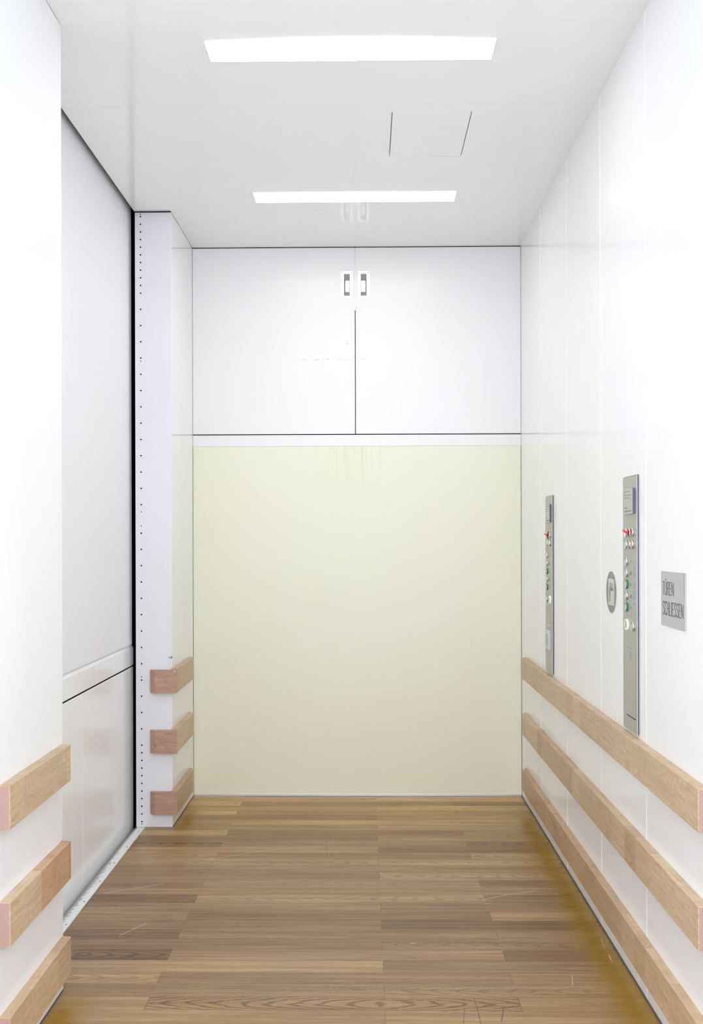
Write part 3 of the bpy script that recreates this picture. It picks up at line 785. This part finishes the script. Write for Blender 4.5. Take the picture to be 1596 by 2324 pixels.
# dark strips standing in for the shadow gap along the foot of the walls
link('gap_shade_right', box(XR - 0.0035, XR + 0.001, YF, YB - 0.01, 0.0002, 0.0042), M['edge'], **ST)
link('gap_shade_left', box(XL - 0.001, XL + 0.0022, YP + 0.004, YB - 0.01, 0.0002, 0.003), M['edge'], **ST)
link('gap_shade_left_near', box(XL - 0.001, XL + 0.0022, YF, YJ - 0.004, 0.0002, 0.003), M['edge'], **ST)

# ================================================================== CEILING LAMPS
def lamp(y0, y1, bloom_bow, label):
    x0, x1 = -0.513, 0.4225
    t = thing('ceiling_light', label, 'lamp', ((x0 + x1) / 2, (y0 + y1) / 2, H), 'long flush lamps in the ceiling')
    n = 24
    near = [(x0 + (x1 - x0) * i / n, y0 - bloom_bow * math.sin(math.pi * i / n)) for i in range(n + 1)]  # near edge bulges outward to imitate the lamp's bloom
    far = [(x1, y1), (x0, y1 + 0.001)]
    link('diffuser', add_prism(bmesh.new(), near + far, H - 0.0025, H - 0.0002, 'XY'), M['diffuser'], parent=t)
    fr = bmesh.new()
    w = 0.0022
    add_box(fr, x0 - w, x0, y0, y1 + w, H - 0.0032, H - 0.0001)
    add_box(fr, x1, x1 + w, y0, y1 + w, H - 0.0032, H - 0.0001)
    add_box(fr, x0, x1, y1 + 0.0012, y1 + 0.0012 + w, H - 0.0032, H - 0.0001)
    link('frame', fr, M['lamp_frame'], parent=t)
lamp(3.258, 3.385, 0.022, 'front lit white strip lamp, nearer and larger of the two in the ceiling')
lamp(4.676, 4.797, 0.004, 'rear lit white strip lamp in the ceiling above the closed white doors')

# ================================================================== BUMPER RAILS
def rail(name, label, group, side, y0, y1, z0, z1, mat, cham_far=0.0, cat='bumper rail'):
    """rail on a side wall; side +1 right wall, -1 left wall"""
    xw_ = XR if side > 0 else XL
    xf = 0.822 if side > 0 else -0.915
    bm = bmesh.new()
    pts = [(xw_, y0), (xf, y0), (xf, y1 - cham_far), (xw_, y1)]
    A = [bm.verts.new((p[0], p[1], z0)) for p in pts]
    B = [bm.verts.new((p[0], p[1], z1)) for p in pts]
    bm.faces.new(A); bm.faces.new(B)
    for i in range(4): bm.faces.new([A[i], A[(i + 1) % 4], B[(i + 1) % 4], B[i]])
    bmesh.ops.recalc_face_normals(bm, faces=bm.faces[:])
    es = [e for e in bm.edges if not (abs(e.verts[0].co.x - xw_) < 1e-5 and abs(e.verts[1].co.x - xw_) < 1e-5)]
    bmesh.ops.bevel(bm, geom=es, offset=0.0022, segments=2, affect='EDGES', profile=0.5)
    for f in bm.faces:
        if f.normal.y < -0.95: f.material_index = 1
    o = link(name, bm, [mat, M['endgrain']])
    o['label'] = label; o['category'] = cat; o['group'] = group
    return o
RG = 'bumper rails along the right wall'
for (z0, z1, mt, lb) in ((0.668, 0.776, M['beech'], 'long pale beech rail, topmost of three on the right wall, just below the control panels'),
                         (0.374, 0.485, M['beech'], 'long beech rail, middle of three on the right wall'),
                         (0.080, 0.190, M['beech_low'], 'long scratched beech rail, lowest of three on the right wall, just above the floor')):
    rail('bumper_rail', lb, RG, 1, 2.523, 5.395, z0, z1, mt, 0.05)
LG = 'bumper rails on the near left wall'
for (z0, z1, mt, lb) in ((0.653, 0.766, M['beech'], 'short pale beech rail, topmost of three on the near left wall'),
                         (0.350, 0.466, M['beech'], 'short beech rail, middle of three on the near left wall, two-toned'),
                         (0.056, 0.170, M['beech_low'], 'short beech rail, lowest of three on the near left wall')):
    rail('bumper_rail', lb, LG, -1, 2.594, 3.136, z0, z1, mt, 0.004)
PG = 'short rails beside the yellow door on the left'
BG = 'reddish end blocks on the white pillar'
for (z0, z1, mt, w, w2) in ((0.661, 0.777, M['beech'], 'uppermost', 'topmost'), (0.367, 0.483, M['beech'], 'middle', 'middle'), (0.071, 0.184, M['beech_low'], 'lowest', 'lowest')):
    rail('bumper_rail', 'short beech rail by the left edge of the yellow door, %s of its three' % w, PG, -1, 4.905, 5.415, z0, z1, mt, 0.03)
    bm = bmesh.new()
    z0b, z1b = z0 - 0.003, z1 - 0.008
    pts = [(-1.052, YP), (-1.050, YP - 0.012), (-1.024, YP - 0.0305), (-0.9155, YP - 0.0305), (-0.9155, YP - 0.0305 + 0.004), (-0.9445, YP)]
    pts = [(-1.052, YP), (-1.050, YP - 0.012), (-1.024, YP - 0.0325), (-0.9155, YP - 0.0325), (-0.9155, YP - 0.0305), (-0.9445, YP - 0.0305), (-0.9445, YP)]
    add_prism(bm, pts, z0b, z1b, 'XY')
    bmesh.ops.remove_doubles(bm, verts=bm.verts[:], dist=1e-5)
    o = link('rail_end_block', bm, M['cherry'])
    o['label'] = 'reddish wooden end block on the front of the white pillar, %s of three' % w2
    o['category'] = 'rail end block'; o['group'] = BG

# ================================================================== CONTROL PANELS
def button(parent, y, z, cap='cap', ringm='ring', r=0.0146, name='button', proud=0.0058):
    xf = 0.8434
    if ringm == 'ring_green':
        rg_ = link(name, add_ring(bmesh.new(), (xf, y, z), r * 0.90, r, proud), M[ringm], parent=parent)
        link('inner_ring', add_ring(bmesh.new(), (xf, y, z), r * 0.81, r * 0.92, proud), M['ring'], parent=rg_)
    else:
        rg_ = link(name, add_ring(bmesh.new(), (xf, y, z), r * 0.84, r, proud), M[ringm], parent=parent)
    c_ = bmesh.new()
    add_disc(c_, (xf + 0.0002, y, z), r * 0.86, proud - 0.0020, '-X', 24)
    link('button_groove', c_, M['ring_dark'], parent=rg_)
    c_ = bmesh.new()
    add_disc(c_, (xf, y, z), r * 0.77, proud - 0.0002, '-X', 32, r2=r * 0.74)
    link('button_cap', c_, M[cap], parent=rg_)
    return rg_

def scribble(bm, y_left, y_right, z, xface, h=0.0022, word=0.012, seed=0):
    """rows of small engraved words, too small to read"""
    rnd = random.Random(seed)
    y = y_left
    while y > y_right:
        L = min(word * rnd.uniform(0.5, 1.2), y - y_right)
        if L < 0.001: break
        hh = h * rnd.uniform(0.75, 1.1)
        add_box(bm, xface - 0.0003, xface, y - L, y, z, z + hh)
        y -= L + word * 0.18
    return bm

def control_panel(off, label, near):
    y0, y1 = 3.163 + off, 3.332 + off
    z0, z1 = 0.785, 1.5965
    t = thing('control_panel', label, 'control panel', (XR, (y0 + y1) / 2, z0), 'steel control panels on the right wall')
    link('gap_shade_backing', box(0.8462, XR - 0.0002, y0 + 0.004, y1 - 0.004, z0 + 0.003, z1 + 0.0018), M['edge'], parent=t)  # dark backing stands in for the shadow gap around the plate
    bm = box(0.8434, 0.8462, y0 + 0.0002, y1, z0, z1, bevel=0.0006)
    bm.faces.ensure_lookup_table()
    for f in bm.faces:
        if f.normal.y < -0.5: f.material_index = 1
    plate = link('face_plate', bm, [M['plate'], M['plate_edge']], parent=t)
    # display window
    ys = off
    bm = box(0.8350, 0.8434, 3.181 + ys, 3.283 + ys, 1.4765, 1.5575, bevel=0.0008)
    for f in bm.faces:
        if f.normal.y < -0.5: f.material_index = 1
    dsp = link('display', bm, [M['display'], M['display_edge']], parent=plate)
    tx = bmesh.new()
    scribble(tx, 3.279 + ys, 3.213 + ys, 1.5465, 0.8350, 0.0024, 0.017, 1)
    scribble(tx, 3.279 + ys, 3.196 + ys, 1.5355, 0.8350, 0.0024, 0.021, 2)
    scribble(tx, 3.279 + ys, 3.209 + ys, 1.5265, 0.8350, 0.0024, 0.024, 3)
    link('display_text', tx, M['engraved'], parent=dsp)
    tx = bmesh.new()
    scribble(tx, 3.277 + ys, 3.248 + ys, 1.4950, 0.8350, 0.0040, 0.013, 4)
    scribble(tx, 3.277 + ys, 3.193 + ys, 1.4835, 0.8350, 0.0036, 0.019, 5)
    link('load_text', tx, M['engraved'], parent=dsp)
    ya, yb_, yc = 3.284 + ys, 3.246 + ys, 3.209 + ys
    # key switch row
    button(plate, ya, 1.4175, 'cap_white')
    ks = button(plate, yb_, 1.4175, 'cap_dark', 'ring' if near else 'red_dark', name='key_switch', r=0.0148 if near else 0.0165)
    button(plate, yc, 1.4175, 'cap_brown' if near else 'cap')
    lv = bmesh.new()
    add_disc(lv, (0.8425, yb_, 1.4155), 0.0050, 0.0085, '-X', 16)
    for sgn in (1, -1):
        root = [lv.verts.new((0.8385 if k in (0, 1) else 0.8345, yb_, zz)) for k, zz in enumerate((1.4115, 1.4195, 1.4195, 1.4115))]
        tip = [lv.verts.new((0.8315 if k in (0, 1) else 0.8285, yb_ + sgn * 0.034, zz)) for k, zz in enumerate((1.4235, 1.4275, 1.4275, 1.4235))]
        lv.faces.new(root); lv.faces.new(tip)
        for k in range(4): lv.faces.new([root[k], root[(k + 1) % 4], tip[(k + 1) % 4], tip[k]])
    link('red_lever', lv, M['red'], parent=ks, label='red lever')
    button(plate, ya, 1.3808, 'cap')
    button(plate, yb_, 1.3808, 'cap_green' if near else 'cap')
    button(plate, yc, 1.3808, 'cap_orange' if near else 'cap')
    # floor buttons with engraved numbers
    for zc, txt, rm in ((1.3250, '1', 'ring'), (1.2885, '0.5', 'ring'), (1.2515, '0', 'ring_green'), (1.2150, '-0.5', 'ring'), (1.1780, '-1', 'ring_green')):
        button(plate, ya - 0.001, zc, 'cap', rm, name='floor_button', proud=0.0052)
        nb = bmesh.new()
        w_ = {'1': 0.0042, '0.5': 0.020, '0': 0.0055, '-0.5': 0.026, '-1': 0.010}[txt]
        add_text(nb, txt, 3.2375 + ys + w_ * 0.5 - 0.0025, zc - 0.0048, 0.0096, w_, 0.8434, 0.0012, 0.0003, 0.3)
        link('floor_number', nb, M['ink'], parent=plate)
    if near:
        button(plate, ya - 0.005, 1.1220, 'cap_beige', 'glow', r=0.0175, name='alarm_button')
        button(plate, yc - 0.006, 1.1215, 'cap', name='button')
        nt_ = link('notice', box(0.8430, 0.8434, 3.1665 + ys, 3.2045 + ys, 1.187, 1.3185), M['paper'], parent=plate)
        tx = bmesh.new()
        scribble(tx, 3.2015 + ys, 3.179 + ys, 1.3105, 0.8430, 0.0020, 0.02, 9)
        for k in range(27):
            if k in (9, 10, 18): continue
            zc = 1.3050 - k * 0.0038
            scribble(tx, 3.2020 + ys, 3.170 + ys + (0.008 * ((k * 7) % 3)), zc, 0.8430, 0.0013, 0.012, 20 + k)
        scribble(tx, 3.2015 + ys, 3.178 + ys, 1.196, 0.8430, 0.0016, 0.01, 77)
        scribble(tx, 3.2015 + ys, 3.180 + ys, 1.192, 0.8430, 0.0016, 0.01, 78)
        link('notice_text', tx, M['engraved'], parent=nt_)
        # speech unit flap
        fl_ = bmesh.new()
        add_box(fl_, 0.8431, 0.8435, 3.2300, 3.2890, 1.0492, 1.0504)
        add_box(fl_, 0.8431, 0.8435, 3.1788, 3.1796, 0.833, 1.045)
        link('flap_gap', fl_, M['engraved'], parent=plate)
        em = bmesh.new()
        add_ring(em, (0.8434, 3.240, 1.0245), 0.0125, 0.0138, 0.0003)
        for k in (-1, 0, 1):
            add_box(em, 0.8431, 0.8434, 3.237, 3.243, 1.0245 + k * 0.006 - 0.0012, 1.0245 + k * 0.006 + 0.0012)
        link('engraved_emblem', em, M['engraved'], parent=plate)
        link('card_slit', box(0.8430, 0.8435, 3.1795, 3.2885, 0.8300, 0.8330), M['slit'], parent=plate)
        link('flap_gap', box(0.8431, 0.8435, 3.178, 3.245, 0.7985, 0.7990), M['engraved'], parent=plate)
    else:
        button(plate, ya - 0.001, 1.1230, 'cap', name='button')
        button(plate, yc - 0.001, 1.1240, 'cap_beige', 'glow', r=0.0175, name='alarm_button')
        nt_ = link('notice', box(0.8426, 0.8434, 3.210 + ys, 3.287 + ys, 0.992, 1.034, bevel=0.0002, seg=1), M['plate'], parent=plate)
        tx = bmesh.new()
        add_box(tx, 0.8422, 0.8426, 3.222 + ys, 3.284 + ys, 0.9995, 1.0055)
        link('white_field', tx, M['notice'], parent=nt_)
        fr = link('framed_notice', box(0.8360, 0.8434, 3.203 + ys, 3.305 + ys, 0.896, 0.982, bevel=0.0012), [M['notice']], parent=plate)
        tx = bmesh.new()
        for k in range(16):
            zc = 0.9610 - k * 0.0035
            scribble(tx, 3.290 + ys, 3.230 + ys, zc, 0.8360, 0.0020, 0.018, 40 + k)
        link('notice_text', tx, M['notice_grey'], parent=fr)
    return t
control_panel(0.0, 'nearer steel control panel on the right wall, with green and orange buttons', True)
control_panel(1.431, 'farther steel control panel on the right wall, near the yellow door, with a framed notice', False)

# ================================================================== SIGNS
sg = thing('door_sign', 'silver grey sign reading TÜREN SCHLIESSEN on the right wall', 'sign', (XR, 2.809, 1.151))
sp_ = link('sign_plate', box(XR - 0.0032, XR - 0.0002, 2.700, 2.919, 1.151, 1.305, bevel=0.0006), M['sign'], parent=sg)
tb = bmesh.new()
add_text(tb, 'TÜREN', 2.9035, 1.2390, 0.0365, 0.1035, XR - 0.0032, 0.0020)
add_text(tb, 'SCHLIESSEN', 2.9015, 1.1835, 0.0365, 0.1860, XR - 0.0032, 0.0020)
link('lettering', tb, M['ink'], parent=sp_)
st_ = bmesh.new()
add_box(st_, XR - 0.0036, XR - 0.0032, 2.7035, 2.7110, 1.262, 1.3048)
link('grey_strip', st_, M['sign_strip'], parent=sp_)
sm_ = bmesh.new()
for k in range(6):
    add_box(sm_, XR - 0.0036, XR - 0.0032, 2.7065, 2.7095, 1.2445 + k * 0.0028, 1.2463 + k * 0.0028)
link('small_print', sm_, M['engraved'], parent=sp_)

rs = thing('round_sign', 'round slate grey sticker showing a person in a lift, left of the nearer control panel', 'sign', (XR, 3.518, 1.14))
cy_, cz_ = 3.518, 1.2145
xa = XR - 0.0002
bd = link('border', add_disc(bmesh.new(), (xa, cy_, cz_), 0.0745, 0.0006, '-X', 64), M['cream'], parent=rs)
ds = link('disc', add_disc(bmesh.new(), (xa - 0.0006, cy_, cz_), 0.0712, 0.0004, '-X', 64), M['disc'], parent=rs)
pc = bmesh.new()
add_box(pc, xa - 0.0014, xa - 0.0010, 3.475, 3.558, 1.169, 1.2595)
add_box(pc, xa - 0.0014, xa - 0.0010, 3.5125, 3.5205, 1.2595, 1.2655)
for zc in (1.2690, 1.2725, 1.2760, 1.2795): add_box(pc, xa - 0.0014, xa - 0.0010, 3.5135, 3.5195, zc, zc + 0.0018)
link('cabin_picture', pc, M['cream'], parent=ds)
pg = bmesh.new()
add_box(pg, xa - 0.0018, xa - 0.0014, 3.4875, 3.5365, 1.219, 1.2475)
for k in range(6): add_box(pg, xa - 0.0018, xa - 0.0014, 3.488, 3.508, 1.214 - k * 0.0042, 1.2146 - k * 0.0042)
add_ring(pg, (xa - 0.0014, 3.498, 1.181), 0.0052, 0.0064, 0.0003)
fr_ = bmesh.new()
for a_ in ((3.4795, 3.4805, 1.1725, 1.2555), (3.5525, 3.5535, 1.1725, 1.2555), (3.4795, 3.5535, 1.1725, 1.1735), (3.4795, 3.5535, 1.2545, 1.2555)):
    add_box(pg, xa - 0.0018, xa - 0.0014, *a_)
fr_.free()
link('grey_window', pg, M['picto_grey'], parent=ds)
fg = bmesh.new()
add_disc(fg, (xa - 0.0018, 3.5330, 1.2325), 0.0052, 0.0003, '-X', 20)
add_prism(fg, [(3.5440, 1.2250), (3.5415, 1.2275), (3.5260, 1.2275), (3.5235, 1.2250), (3.5235, 1.2030), (3.5262, 1.2030), (3.5275, 1.1985), (3.5280, 1.1840), (3.5225, 1.1815), (3.5225, 1.1795), (3.5405, 1.1795), (3.5410, 1.2030), (3.5440, 1.2030)], xa - 0.0018, xa - 0.0021, 'YZ')
link('person_figure', fg, M['disc'], parent=ds)
